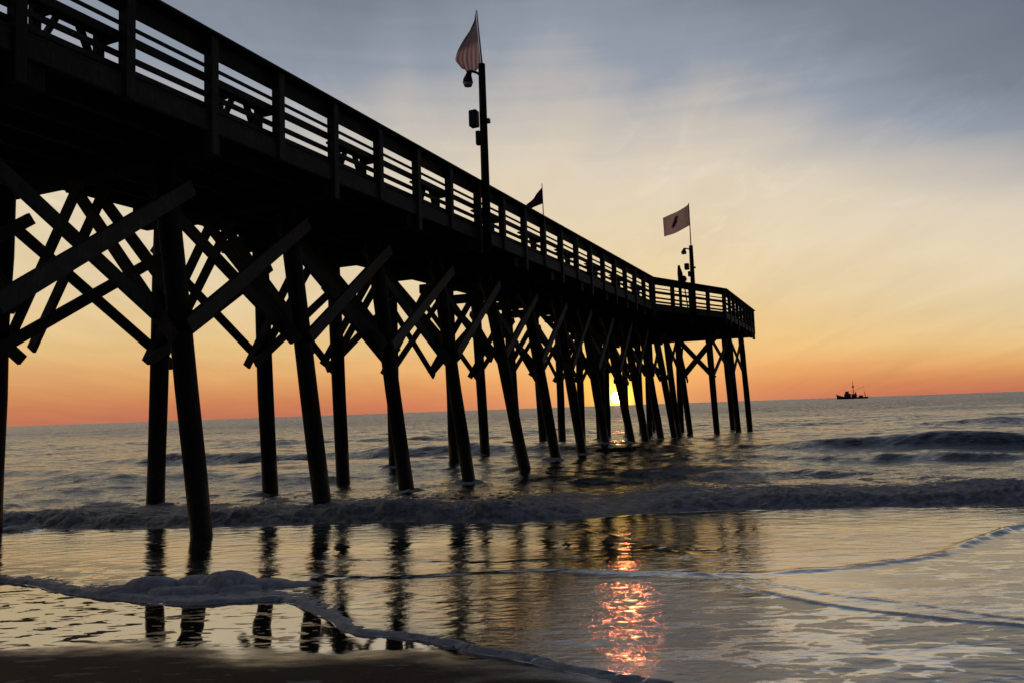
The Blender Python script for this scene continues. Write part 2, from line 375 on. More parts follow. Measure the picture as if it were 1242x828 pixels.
# the bore: a low wall of tumbling foam with churned water behind it
amp = (.165 + .08 * fbm(x * .45, x * 0 + 7.7, 2)) * (1 - .93 * np.exp(-((x - 1.45) / .6) ** 2)) * (1 + .55 * fbm(x * .8, x * 0 + 1.3, 3))
lump = fbm(x * 2.6, y * 2.6, 4)
bore = amp * ss(-.03, .62, d) * np.exp(-np.maximum(d - .5, 0) / 2.6)
z += bore + ss(-.02, .2, d) * np.exp(-np.maximum(d, 0) / 3.2) * (.085 * lump + .06 * fbm(x * 7, y * 5, 4)) * (amp / .25)
foam = ss(-.03, .06, d) * (np.exp(-np.maximum(d - .7, 0) / 1.3) * .92 + .52 * np.exp(-np.maximum(d - 1, 0) / 5.5)) * (.9 + .25 * fbm(x * .7, y * .9, 3))
# swells standing up outside
def swell(line, amp_fn, front, back):
    L = smooth_line(line); yl = np.interp(x, L[:, 0], L[:, 1]) + .25 * fbm(x * .35, x * 0 + line[0][0], 3)
    e = y - yl; prof = np.where(e < 0, np.exp(-(e / front) ** 2), np.exp(-(np.abs(e) / back) ** 1.4)); return amp_fn(x) * prof, e
h1, e1 = swell([(-60, 40), (-20, 35), (4, 29), (7.8, 26), (11.6, 24.6), (14.8, 23.6), (20, 22), (40, 19), (90, 14)], lambda x: .43 * ss(4.5, 14, x) * (1 + .16 * fbm(x * .5, x * 0, 2)), .75, 2.6)
h2, e2 = swell([(-60, 36), (0, 25), (8, 22.3), (11, 21), (14, 20), (30, 17), (90, 10)], lambda x: .15 * ss(7, 11, x) * (1 + .5 * fbm(x * .8, x * 0, 2)), .4, 1.2)
h3, e3 = swell([(-90, 44), (-40, 38), (-18, 33.6), (-14.6, 32.6), (-9.3, 31), (-3.6, 29.2), (4, 27), (30, 24)], lambda x: .36 * ss(-19, -12.5, x) * ss(8, -2, x) * (1 + .3 * fbm(x * .4, x * 0, 2)), .8, 3)
h4, e4 = swell([(-90, 32), (-30, 29), (-16, 27), (-8, 25), (30, 20)], lambda x: .16 * ss(-22, -18, x) * ss(-12, -17, x), .6, 2)
h5, e5 = swell([(-200, 70), (-40, 52), (0, 47), (40, 42), (200, 30)], lambda x: .22 * ss(-.15, .5, fbm(x * .06, x * 0 + 2, 2)), 1.3, 4)
h6, e6 = swell([(-40, 24), (-8, 20.5), (0, 19.2), (8, 17.6), (40, 12)], lambda x: .14 * ss(-.1, .35, fbm(x * .25, x * 0 + 5, 2)), .5, 1.5)
z += zs(y)
z += h1 + h2 + h3 + h4 + h5 + h6
crest = np.clip(h1 * ss(.35, .6, h1) * ss(.0, .4, e1) * .2, 0, 1)
foam = np.maximum(foam, crest)
foam += ss(13, 15, y) * ss(34, 20, y) * .30 * ss(.0, .5, fbm(x * .5, y * .35, 4))
# shallow sheet in front of the bore with thin overlapping swash lines
sh = ss(.05, -.1, d)
near = (yy < 14)
lines = np.zeros_like(x); lf = np.zeros_like(x); lace = np.zeros_like(x)
xn, yn = x[near], y[near]
wob = .07 * fbm(xn * .8, yn * .8, 2) + .008 * fbm(xn * 7, yn * 7, 2)
for L, h, wd, fo in ((l1, .016, .07, .42), (l2, .013, .035, .33), (l2b, .007, .03, .15), (l3, .007, .09, .42), (l4, .008, .06, .25)):
    dd, tt = poly_dist(L, xn, yn + wob); en = ss(0, .08, tt) * ss(1, .9, tt)
    h2_ = h * (1 + 1.3 * ss(.55, .8, tt)) * (1 + .6 * fbm(xn * 1.3, yn * 1.3, 2)) if L is l1 else h * (1 + .5 * fbm(xn * 3, yn * 3, 2))
    lines[near] += h2_ * np.exp(-(dd / wd) ** 2) * en; lf[near] = np.maximum(lf[near], fo * np.exp(-(dd / (wd * 1.1)) ** 2) * en)
film = .012 * (1 - np.exp(-np.maximum(s, 0) / .05))
zsh = zs(y) + film + lines + .004 * fbm(x * 3, y * 6, 3) * ss(.1, .6, s)
z = np.where(d < .4, z * ss(-.15, .15, d) + zsh * (1 - ss(-.15, .15, d)), z) 
z = np.where(s < 0, zs(y) + np.maximum(-.25, s * .8), z)
z = np.where((s < 0) & (s > -8), np.minimum(z, beach_z(x, y) - .02 * ss(0, -.05, s)), z)
z = np.where(s <= -8, np.minimum(-.25, beach_z(x, y) - .3), z)
foam = np.maximum(foam, lf)
# residue film on the right, where the last wave left its lace
l2y = np.interp(x, l2[:, 0], l2[:, 1])
lace = ss(.3, 1.6, x - (yy - 5.2) * .35) * ss(.15, -.1, y - np.where(x > 1.6, l2y, 7.3)) * .95
l1y = np.interp(x, l1[:, 0], l1[:, 1])
lace = np.maximum(lace, ss(2.0, 3.4, x) * ss(.1, -.1, y - l1y) * .55)
lace = np.maximum(lace, ss(-1.0, -2.6, x) * ss(1.9, .4, s) * ss(0, .1, s) * .9)
lace = np.maximum(lace, ss(.6, 1.5, x) * ss(11.6, 10.5, y) * ss(8, 9, y) * .25)
rough_ = np.exp(-(((x - .80) / .62) ** 2 + ((y - 5.5) / 1.6) ** 2))
ripple = np.clip(.12 + .12 * fbm(x * .5, y * .9, 3) - .08 * lace + .50 * rough_, .05, .8) * sh + (1 - sh) * 1.0

PILE_FEET = [(-8.35, 8.3 + 2.65 * k) for k in range(1, 12)] + [(-12.0, 8.3 + 2.65 * k) for k in range(0, 12)]
for px_, py_ in PILE_FEET:
    wx, wy = px_ * math.cos(R(-23.794)) - py_ * math.sin(R(-23.794)), px_ * math.sin(R(-23.794)) + py_ * math.cos(R(-23.794))
    loc = (np.abs(x - wx) < 1.2) & (np.abs(y - wy) < 1.2)
    if wy < 12.2 or not loc.any(): continue
    lx, ly = x[loc] - wx, y[loc] - wy; rr = np.hypot(lx, ly + .12 * np.abs(lx)); nn = fbm(lx * 4 + px_, ly * 4 + py_, 3)
    col_ = ss(.62, .20, rr + .22 * nn) + .5 * ss(.5, .1, np.abs(lx)) * ss(-1.1, -.2, ly) * ss(.2, -.1, ly) * ss(-.1, .4, nn)
    foam[loc] = np.maximum(foam[loc], .78 * np.clip(col_, 0, 1)); z[loc] += .05 * ss(.42, .18, rr) * (1 + .8 * nn)

m_sea, t = material('sea water')
cr, cg, cb = cover(t)
pos = t.n('ShaderNodeNewGeometry').outputs['Position']
ra = t.noise(t.mapping(pos, (1.0, 2.3, 1), (0, 0, .08)), 7.0, 4, .55, .4)
rb = t.noise(t.mapping(pos, (1.0, 1.9, 1), (0, 0, -.2), (3, 5, 0)), 24.0, 4, .6, .2)
rc = t.noise(t.mapping(pos, (.5, 1.0, 1)), .9, 5, .6)
hgt = t.math('ADD', t.math('MULTIPLY', ra, .022), t.math('ADD', t.math('MULTIPLY', rb, .008), t.math('MULTIPLY', rc, .12)))
deepm = t.rng(cb, .82, .97, 0, 1)
bw = t.n('ShaderNodeBump', inp={'Strength': t.math('SUBTRACT', t.math('MULTIPLY', cb, 1.25), t.math('MULTIPLY', deepm, .45)), 'Distance': 1.0, 'Height': hgt})
# open-water facets: wavelets too small to mesh tilt the surface
pv = t.n('ShaderNodeVectorMath', operation='SUBTRACT', inp={0: t.noise(t.mapping(pos, (.9, 1.5, 1)), 2.2, 5, .7, .3, 1), 1: (.5, .5, .5)}).outputs[0]
pv = t.n('ShaderNodeVectorMath', operation='MULTIPLY', inp={0: pv, 1: (.85, 1.3, 0)}).outputs[0]
pv = t.n('ShaderNodeVectorMath', operation='SCALE', inp={0: pv, 'Scale': t.rng(t.n('ShaderNodeSeparateXYZ', inp={0: pos}).outputs[1], 14, 50, .6, 1)}).outputs[0]
# shoaling wavelets are steeper on their shoreward faces
py = t.n('ShaderNodeSeparateXYZ', inp={0: pos}).outputs[1]
pv = t.n('ShaderNodeVectorMath', operation='ADD', inp={0: pv, 1: t.n('ShaderNodeCombineXYZ', inp={0: 0.0, 1: t.rng(py, 18, 140, 0, -.17), 2: 0.0}).outputs[0]}).outputs[0]
pv = t.n('ShaderNodeVectorMath', operation='SCALE', inp={0: pv, 'Scale': deepm}).outputs[0]
nw = t.n('ShaderNodeVectorMath', operation='NORMALIZE', inp={0: t.n('ShaderNodeVectorMath', operation='ADD', inp={0: bw.outputs[0], 1: pv}).outputs[0]}).outputs[0]
water = t.n('ShaderNodeBsdfPrincipled', inp={'Base Color': (.022, .026, .030, 1), 'Roughness': t.math('MULTIPLY', t.rng(deepm, 0, 1, .032, .09), t.rng(py, 18, 90, 1, 2.3)), 'IOR': t.rng(deepm, 0, 1, 7.5, 1.46), 'Normal': nw})
fn = t.noise(t.mapping(pos, (1, 2.0, 1)), 2.4, 7, .62, .6)
fv = t.n('ShaderNodeTexVoronoi', feature='DISTANCE_TO_EDGE', inp={'Vector': t.mapping(pos, (1, 1.6, 1)), 'Scale': 5.0}).outputs[0]
thr = t.math('SUBTRACT', .86, t.math('MULTIPLY', cr, .78))
ff = t.rng(t.math('SUBTRACT', fn, thr), -.02, .10, 0, 1)
wv = t.n('ShaderNodeVectorMath', operation='ADD', inp={0: t.mapping(pos, (1, 3.1, 1), (0, 0, .12)), 1: t.n('ShaderNodeVectorMath', operation='SCALE', inp={0: t.noise(pos, 4, 3, .5, 0, 1), 'Scale': .55}).outputs[0]}).outputs[0]
lv = t.n('ShaderNodeTexVoronoi', feature='DISTANCE_TO_EDGE', inp={'Vector': wv, 'Scale': 2.3}).outputs[0]
ln = t.noise(t.mapping(pos, (1, 2.4, 1), (0, 0, .2)), 1.3, 6, .65, .5)
lc = t.math('MULTIPLY', cg, t.rng(t.math('ADD', t.math('MULTIPLY', lv, 1.2), t.math('MULTIPLY', t.math('SUBTRACT', ln, .5), 1.9)), .02, .13, 0, 1))
fb = t.n('ShaderNodeBump', inp={'Strength': 1.0, 'Distance': .12, 'Height': t.noise(t.mapping(pos, (1, .8, 1.2)), 9, 7, .68)})
foamc = t.mix(t.rng(t.noise(pos, 6, 6, .7), .3, .7, 0, 1), (.22, .23, .25, 1), (.74, .74, .75, 1))
foams = t.n('ShaderNodeBsdfPrincipled', inp={'Base Color': foamc, 'Roughness': .6, 'Normal': fb.outputs[0], 'Specular IOR Level': .2})
lacem = t.n('ShaderNodeBsdfPrincipled', inp={'Base Color': (.36, .34, .31, 1), 'Roughness': .45, 'IOR': 1.35, 'Normal': bw.outputs[0]})
s1 = t.n('ShaderNodeMixShader', inp={0: t.math('MULTIPLY', lc, .72), 1: water.outputs[0], 2: lacem.outputs[0]})
s2 = t.n('ShaderNodeMixShader', inp={0: ff, 1: s1.outputs[0], 2: foams.outputs[0]})
finish(m_sea, t, s2.outputs[0])
ob = grid_mesh('sea', x, y, z, m_sea, (np.clip(foam, 0, 1.2), lace, ripple)); tag(ob, 'dawn sea with breaking foam and thin swash sheets', 'sea', kind='structure')

# --- foam: the swash lip and the heap of blown foam
m_foam, t = material('sea foam')
pos = t.n('ShaderNodeNewGeometry').outputs['Position']
fb = t.n('ShaderNodeBump', inp={'Strength': .6, 'Distance': .02, 'Height': t.noise(pos, 45, 6, .7)})
fc = t.mix(t.rng(t.noise(pos, 14, 6, .7), .3, .7, 0, 1), (.52, .53, .56, 1), (.80, .81, .83, 1))
finish(m_foam, t, t.n('ShaderNodeBsdfPrincipled', inp={'Base Color': fc, 'Roughness': .7, 'Normal': fb.outputs[0], 'Specular IOR Level': .2}).outputs[0])
gx = np.arange(-8.0, 2.6, .012); gy = np.arange(2.8, 10.2, .012)
ys, xs = np.meshgrid(gy, gx, indexing='ij')
sf = edge_s(xs, ys)
wid = interp([(-8, .35), (-5.3, .45), (-4.5, .34), (-3.9, .5), (-3.4, .78), (-2.5, .72), (-2.0, .50), (-1.5, .30), (-1.0, .15), (0, .12), (.6, .10), (1.2, .07), (2.6, .05)], xs) * (1 + .35 * fbm(xs * 1.5, xs * 0 + 4, 3))
nz = fbm(xs * 5, ys * 5, 4); fz = fbm(xs * 18, ys * 18, 3)
tt = np.clip(sf / wid, -1, 2)
lip = ss(-.01, .05, sf) * ss(1.1, .35, tt + .55 * nz + .25 * fz)
hole = ss(.30, .52, fbm(xs * 9 + 5, ys * 13, 3) + .55 * np.clip(tt, 0, 1) - .12)
lip = lip * (1 - hole)
hl = lip * (.010 + .016 * np.exp(-(np.maximum(sf - .05, 0) / .07) ** 2) * (1 + .8 * nz) + .008 * nz + .004 * fz)
dom = np.zeros_like(xs)
for cx, cy, rx, ry, h in ((*shore([(q_[0], q_[1])])[0], *q_[2:]) for q_ in ((-3.52, 7.76, .27, .20, .10), (-3.14, 7.84, .20, .18, .085), (-2.80, 7.76, .27, .22, .125), (-3.78, 7.66, .26, .16, .055), (-3.1, 7.52, .28, .13, .055), (-2.45, 7.74, .3, .16, .055),
                          (-3.98, 7.68, .2, .12, .03), (-2.15, 7.72, .25, .12, .03), (-3.32, 7.56, .14, .1, .05), (-2.62, 7.58, .2, .11, .04))):
    q = ((xs - cx) / rx) ** 2 + ((ys - cy) / ry) ** 2 + .45 * nz + .2 * fz
    dom = np.maximum(dom, h * np.sqrt(np.clip(1 - q, 0, 1)))
zf = np.maximum(hl, dom * 1.12 * (1 + .22 * nz + .18 * fz))
film_ = .012 * (1 - np.exp(-np.maximum(sf, 0) / .05)); keep = zf > .0008
ob = grid_mesh('sea_foam', xs, ys, zf + film_ - .005 + np.where(sf < 0, beach_z(xs, ys), zs(ys)), m_foam, None, keep)
tag(ob, 'grey white foam lip of the last wave with a heaped clump left of centre', 'foam', kind='stuff')

# ------------------------------------------------------------------ the pier
OX, OY = -10.15, 20.0
pier = pier_empty('fishing_pier', OX, OY)
tag(pier, 'long dark timber fishing pier on braced piles reaching out to sea', 'pier')
OFF = (OX, OY, 0)
ZD, ZF0, ZF1, ZC0 = 5.85, 5.555, 5.80, 5.275        # deck top, fascia bottom/top, cap bottom
NX, FX = -8.0, -12.3                                  # outer faces of near and far rail posts
ring = [(NX, -6), (NX, 33.16), (-5.84, 38.84), (-5.84, 49.5), (-14.5, 49.5), (-14.5, 38.84), (FX, 33.16), (FX, -6)]

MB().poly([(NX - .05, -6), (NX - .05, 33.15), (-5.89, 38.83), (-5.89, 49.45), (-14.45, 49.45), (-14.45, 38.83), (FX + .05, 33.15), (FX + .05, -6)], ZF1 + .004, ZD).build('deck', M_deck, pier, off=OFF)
# stringers: the outer fascia follows the deck edge, the rest run straight
def inset(k):
    P = [Vector((a, b, 0)) for a, b in ring]; out = []
    for i, p in enumerate(P):
        ns = []
        for a, b in ((i - 1, i), (i, i + 1)):
            if a < 0 or b >= len(P): continue
            e = (P[b] - P[a]).normalized(); ns.append(Vector((-e.y, e.x, 0)))
        n = sum(ns, Vector()).normalized(); out.append(p + n * (k / max(.3, n.dot(ns[0]))))
    return out
fas = inset(.075)
for i in range(len(fas) - 1):
    a, b = fas[i], fas[i + 1]
    MB().beam((a.x, a.y, (ZF0 + ZF1) / 2), (b.x, b.y, (ZF0 + ZF1) / 2), .07, ZF1 - ZF0).build('fascia', M_deck, pier, bevel=.006, off=OFF)
for xs_ in (-8.75, -9.45, -10.15, -10.85, -11.55):
    MB().beam((xs_, -5.9, (ZF0 + ZF1) / 2), (xs_, 49.3, (ZF0 + ZF1) / 2), .09, ZF1 - ZF0).build('stringer', M_deck, pier, off=OFF)
for xs_ in (-6.6, -7.3, -13.0, -13.7):
    MB().beam((xs_, 39.0, (ZF0 + ZF1) / 2), (xs_, 49.3, (ZF0 + ZF1) / 2), .09, ZF1 - ZF0).build('stringer', M_deck, pier, off=OFF)

def pile(bx, by, tx, ty=None, r0=.148, r1=.162, z0=-1.2):
    ty = by if ty is None else ty; n = 7; pts = []; rad = []
    for i in range(n):
        f = i / (n - 1); z = z0 + (ZC0 - z0) * f; g = z / ZC0
        j = .012 if 0 < i < n - 1 else 0
        pts.append((bx + (tx - bx) * g + random.uniform(-j, j), by + (ty - by) * g + random.uniform(-j, j), z)); rad.append(r0 + (r1 - r0) * f + random.uniform(-.006, .006))
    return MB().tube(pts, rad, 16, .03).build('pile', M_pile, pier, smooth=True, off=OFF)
def brace(a, b, wd=.23, th=.07, name='side_brace', up=(0, 0, 1), m=None):
    # th is across (horizontal), wd is the plank's face
    a = Vector(a); b = Vector(b)
    j = lambda: random.uniform(-.012, .012)
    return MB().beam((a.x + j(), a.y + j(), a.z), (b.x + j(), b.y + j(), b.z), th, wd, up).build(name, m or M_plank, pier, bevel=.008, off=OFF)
def nearx(z): return -8.35 - .142 * z             # axis of the raking near piles

K0, K1 = -3, 10
BY = {k: 8.3 + 2.65 * k for k in range(K0, 12)}
near_fix = {-1: (-8.40, 5.36), 8: (-8.35, 30.05), 4: (-7.98, 18.65), 5: (-8.3, 21.75), 7: (-8.4, 26.9)}
far_fix = {0: (-12.1, 7.86), 1: (-12.08, 10.9), 2: (-11.8, 13.65), 3: (-11.55, 15.9), 5: (-11.05, 20.6), 6: (-11.8, 24.2), 7: (-11.75, 26.85), 8: (-11.85, 29.6)}
for k in range(K0, 12):
    Yk = BY[k]
    MB().beam((-8.12, Yk, (ZC0 + ZF0) / 2 - .002), (-12.55 if k % 2 else -12.95, Yk, (ZC0 + ZF0) / 2 - .002), .30, ZF0 - ZC0).build('cap_beam', M_pile, pier, bevel=.012, off=OFF)
    nxb, nyb = near_fix.get(k, (-8.35, Yk))
    pile(nxb, nyb, -9.06, Yk - (.26 if k == -1 else 0))
    fxb, fyb = far_fix.get(k, (-12.0, Yk))
    pile(fxb, fyb, -11.98 if k != 5 else -11.6, Yk - (.40 if k == 0 else 0), .16, .165)
    # paired knee braces from the piles up to the cap, on both faces of the bent
    for sgn in (-1, 1):
        yk = Yk + sgn * .215
        if k >= 4 and sgn > 0: continue
        brace((nearx(2.85) + .12, yk, 2.85 + random.uniform(-.15, .1)), (-10.75, yk, 5.22), .185, .06, 'knee_brace')
        brace((-12.18, yk, 2.75 + random.uniform(-.1, .2)), (-10.5, yk, 5.22), .185, .06, 'knee_brace')
for k in range(K0, 11):
    a, b = BY[k], BY[k + 1]
    r = lambda s_: random.uniform(-s_, s_)
    # near face: plank rising seaward outside the piles, its mate falling seaward inside them
    brace((nearx(2.85) + .235, a - .12 + r(.04), 2.90 + r(.03)), (nearx(4.95) + .235, b + (.36 if k != -2 else .02) + r(.08), 4.95 + r(.04)), .235)
    ov = random.choice((.05, .30, .38))
    sl = (2.72 - 4.95) / (2.65 + .30)
    brace((nearx(4.95) - .225, a - .05, 4.98), (nearx(2.7) - .225, b + ov, 4.98 + sl * (2.7 + ov)), .185)
    # far face: a cross whose feet stick out past the piles
    fa, fb2 = (BY[q] + (far_fix.get(q, (0, BY[q]))[1] - BY[q]) * .45 for q in (k, k + 1))
    brace((-11.79, fa - .42 + r(.03), 2.70 + r(.04)), (-11.79, fb2 + .1, 4.85 + r(.05)), .185)
    brace((-12.19, fa + .0, 4.85 + r(.05)), (-12.19, fb2 + (.46 if k != -1 else .26) + r(.03), 2.66 + r(.04)), .185)

# the wide end: more rows of piles under the flared platform
def cap(x0, x1, yk): MB().beam((x0, yk, (ZC0 + ZF0) / 2 - .002), (x1, yk, (ZC0 + ZF0) / 2 - .002), .30, ZF0 - ZC0).build('cap_beam', M_pile, pier, bevel=.012, off=OFF)
cap(-6.9, -13.4, 37.9); cap(-5.95, -14.4, 40.6); cap(-5.95, -14.4, 43.0); cap(-5.95, -14.4, 45.4); cap(-5.95, -14.4, 48.2)
for bx, by, tx in ((-8.35, 38.3, -8.75), (-12.0, 38, -12.0), (-6.92, 40.6, -7.08), (-8.2, 40.4, -8.65), (-10.3, 40.5, -10.2), (-12.56, 40.6, -12.46), 
                   (-6.2, 42.8, -6.45), (-9.2, 43, -9.15), (-12.2, 43, -12.2), (-5.88, 44.9, -6.1), (-12, 45.4, -12),
                   (-7.3, 48.2, -7.5), (-12, 48.2, -12)):
    pile(bx, by, tx, by, .15, .155)
for yk in (40.6 - .22, 40.6 + .22):
    brace((-8.5, yk, 2.9), (-6.5, yk, 5.1), .2, .07, 'knee_brace'); brace((-8.9, yk, 5.15), (-6.9, yk, 2.8), .2, .07, 'knee_brace')
for (xa, ya, xb, yb_) in ((-6.95, 40.6, -6.3, 42.8), (-6.3, 42.8, -5.98, 44.9), (-8.5, 40.4, -8.8, 43.0), (-12, 40.6, -12.1, 43), (-12.1, 43, -12, 45.4), (-8.6, 38, -8.55, 40.5), (-12, 38, -12, 40.6)):
    brace((xa, ya - .3, 2.8), (xb - .1, yb_ + .2, 5.0), .2); brace((xa - .1, ya - .2, 5.0), (xb, yb_ + .35, 2.75), .2)

# railing: top board and four rails on posts, cap rail over all
def rail_run(a, b, posts, long_every=2, first_long=True):
    """a -> b along outer post face, inner side to the left of travel"""
    A = Vector((a[0], a[1], 0)); B = Vector((b[0], b[1], 0)); e = (B - A).normalized(); n = Vector((-e.y, e.x, 0))
    def brd(off, z0, z1, th, name, parent, ext=0.0):
        p, q = A + n * off - e * ext, B + n * off + e * ext
        return MB().beam((p.x, p.y, (z0 + z1) / 2), (q.x, q.y, (z0 + z1) / 2), th, z1 - z0).build(name, M_rail, parent, bevel=.006, off=OFF)
    rl = brd(.07, 6.93, 6.972, .27, 'railing', pier, .05)
    brd(.165, 6.685, 6.927, .042, 'rail_board', rl); brd(.165, 6.512, 6.556, .042, 'rail_board', rl); brd(.165, 6.305, 6.42, .042, 'rail_board', rl)
    brd(.165, 6.085, 6.162, .042, 'rail_board', rl); brd(.165, 5.915, 5.995, .042, 'rail_board', rl)
    for i, d_ in enumerate(posts):
        p = A + e * d_ + n * .072; lo = (i % 2 == 0) == first_long
        z0 = 5.235 + random.uniform(-.02, .02) if lo else 5.54
        MB().beam((p.x, p.y, z0), (p.x, p.y, 6.926), .15, .14, (e.x, e.y, 0)).build('rail_post', M_rail, rl, bevel=.008, off=OFF)
    return rl
mp = [1.165 + 1.384 * k for k in range(0, 28)]
rail_run(ring[0], ring[1], [5.43 + 6 + 1.392 * k for k in range(-8, 20)] + [39.1])
L2_ = (Vector(ring[2]) - Vector(ring[1])).length
rail_run(ring[1], ring[2], [.12 + (L2_ - .2) / 4 * i for i in range(5)])
rail_run(ring[2], ring[3], [1.3 * i + .1 for i in range(1, 9)])
rail_run(ring[3], ring[4], [1.4 * i + .1 for i in range(0, 7)])
rail_run(ring[4], ring[5], [1.4 * i + .1 for i in range(0, 8)])
rail_run(ring[5], ring[6], [.12 + (L2_ - .2) / 4 * i for i in range(5)])
rail_run(ring[6], ring[7], [.6 + 1.372 * k for k in range(0, 28)])

# ------------------------------------------------------------------ benches along the near rail
def bench_parts(root):
    for s_ in (-.42, .42):
        MB().beam((-.30, s_, 0), (-.30, s_, .62), .10, .10, (1, 0, 0)).build('leg', M_rail, root, bevel=.006)
        MB().beam((-.03, s_ + .12, .575), (-.46, s_ + .12, .575), .045, .09).build('seat_bearer', M_rail, root, bevel=.005)
        MB().beam((-.30, s_ * .9, .12), (-.30, s_ * .35, .60), .05, .09, (1, 0, 0)).build('knee_brace', M_rail, root)
    MB().box(-.40, -.265, -.60, .60, .62, .66).build('seat', M_rail, root, bevel=.005)
    MB().box(-.255, -.12, -.60, .60, .62, .66).build('seat', M_rail, root, bevel=.005)
def bench_copy(src):
    r = src.copy(); col.objects.link(r)
    for ch in src.children:
        c = ch.copy(); col.objects.link(c); c.parent = r
    return r
bench0 = None
bnames = ['first', 'second', 'third', 'fourth', 'fifth', 'sixth', 'seventh', 'eighth', 'ninth', 'tenth']
for i in range(10):
    yb_ = 6.36 + 2.88 * i
    if i == 0:
        bench0 = pier_empty('bench', NX - .22, yb_, ZD); bench_parts(bench0); o = bench0
    else:
        o = bench_copy(bench0); o.location = p2w(NX - .22, yb_, ZD)
    tag(o, ('dark wooden bench behind the pier rail nearest the top left corner' if i == 0 else
            f'dark wooden bench behind the pier rail, {bnames[i]} counting out to sea'), 'bench', 'benches along the pier rail')

# ------------------------------------------------------------------ light poles
def light_pole(x, y, z0, h, rad, label, yaw=0.0, k=1.0):
    r = pier_empty('light_pole', x, y, z0, yaw)
    MB().tube([(0, 0, 0), (.0, 0, h * .5), (0, 0, h)], [rad * 1.12, rad * 1.04, rad * .9], 14, .03).build('pole', M_pile, r, smooth=True)
    lt = MB().tube([(-.30, -.16, h - .46 * k), (-.30, -.16, h - .38 * k), (-.28, -.15, h - .26 * k), (-.26, -.14, h - .18 * k)], [.125, .115, .07, .06], 14).build('floodlight', M_metal, r, smooth=True)
    MB().tube([(-.30, -.16, h - .535 * k), (-.30, -.16, h - .462 * k)], [.095, .12], 14).build('lens', M_glass, lt, smooth=True)
    MB().tube([(-.26, -.14, h - .16 * k), (-.12, -.06, h - .20 * k), (0, 0, h - .30 * k)], .03, 8).build('lamp_arm', M_metal, r, smooth=True)
    MB().box(-.32, -.12, -.16, .04, h - 1.52 * k, h - 1.12 * k).build('ballast_box', M_metal, r, bevel=.02)
    MB().box(-.19, -.085, -.08, .04, h - 1.96 * k, h - 1.62 * k).build('switch_box', M_metal, r, bevel=.015)
    MB().box(.08, .16, -.05, .05, h - 1.46 * k, h - 1.36 * k).build('bracket', M_metal, r)
    return tag(r, label, 'light pole')
light_pole(-7.87, 16.62, 5.3, 4.50, .092, 'tall dark light pole with floodlight on the near rail of the pier')
light_pole(-6.84, 36.0, 5.3, 3.38, .10, 'dark light pole on the flared end of the pier', 0, .72)

# ------------------------------------------------------------------ flags
def cloth(name, nu, nv, fn, m, parent, th=.004):
    mb = MB(); o = len(mb.v)
    for i in range(nu):
        for j in range(nv): mb.v.append(tuple(fn(i / (nu - 1), j / (nv - 1))))
    for i in range(nu - 1):
        for j in range(nv - 1): q = o + i * nv + j; mb.f.append((q, q + 1, q + nv + 1, q + nv))
    me = bpy.data.meshes.new(name); me.from_pydata(mb.v, [], mb.f)
    uv = me.uv_layers.new(name='uv')
    for lp in me.loops:
        i, j = divmod(lp.vertex_index, nv); uv.data[lp.index].uv = (i / (nu - 1), j / (nv - 1))
    for p in me.polygons: p.use_smooth = True
    me.materials.append(m); ob = bpy.data.objects.new(name, me); col.objects.link(ob); ob.parent = parent
    so_ = ob.modifiers.new('thickness', 'SOLIDIFY'); so_.thickness = th
    return ob
def flag_mat(name, build):
    m, t = material(name); uv = t.n('ShaderNodeUVMap', uv_map='uv').outputs[0]
    c = build(t, uv)
    df = t.n('ShaderNodeBsdfDiffuse', inp={0: c}); tr = t.n('ShaderNodeBsdfTranslucent', inp={0: c})
    return finish(m, t, t.n('ShaderNodeMixShader', inp={0: .85, 1: df.outputs[0], 2: tr.outputs[0]}).outputs[0])
def stripes(t, uv):
    sx = t.n('ShaderNodeSeparateXYZ', inp={0: uv}).outputs
    st = t.math('GREATER_THAN', t.math('FRACT', t.math('ADD', t.math('MULTIPLY', sx[0], 5.5), t.math('MULTIPLY', sx[1], 1.2))), .5)
    c = t.mix(st, (.80, .50, .52, 1), (.84, .82, .84, 1))
    can = t.math('ADD', t.math('MULTIPLY', t.rng(sx[1], .38, .52, 0, 1), .7), t.math('MULTIPLY', t.noise(uv, 6, 3), .2))
    return t.mix(can, c, (.40, .39, .46, 1))
def emblem(t, uv):
    sx = t.n('ShaderNodeSeparateXYZ', inp={0: uv}).outputs
    a0 = t.math('SUBTRACT', sx[0], .55); b0 = t.math('SUBTRACT', sx[1], .54)
    a = t.math('DIVIDE', t.math('ADD', a0, t.math('MULTIPLY', b0, .3)), .10); b = t.math('DIVIDE', b0, .26)
    rr = t.math('ADD', t.math('ADD', t.math('MULTIPLY', a, a), t.math('MULTIPLY', b, b)), t.math('MULTIPLY', t.math('SUBTRACT', t.noise(uv, 9, 3), .5), 3.4))
    c = t.mix(t.rng(rr, .2, 1.5, .85, 0), t.mix(t.noise(uv, 4, 3), (.80, .64, .62, 1), (.88, .74, .70, 1)), (.035, .03, .09, 1))
    return t.mix(t.math('MULTIPLY', t.rng(sx[0], .28, .05, 0, 1), t.rng(t.noise(uv, 22, 2), .45, .6, 0, .5)), c, (.12, .10, .11, 1))
def navy(t, uv):
    sx = t.n('ShaderNodeSeparateXYZ', inp={0: uv}).outputs
    a = t.math('DIVIDE', t.math('SUBTRACT', sx[0], .62), .22); b = t.math('DIVIDE', t.math('SUBTRACT', sx[1], .42), .26)
    rr = t.math('ADD', t.math('ADD', t.math('MULTIPLY', a, a), t.math('MULTIPLY', b, b)), t.math('MULTIPLY', t.math('SUBTRACT', t.noise(uv, 7, 3), .5), 1.2))
    return t.mix(t.rng(rr, .2, 1.0, .75, 0), (.10, .06, .13, 1), (.34, .16, .20, 1))
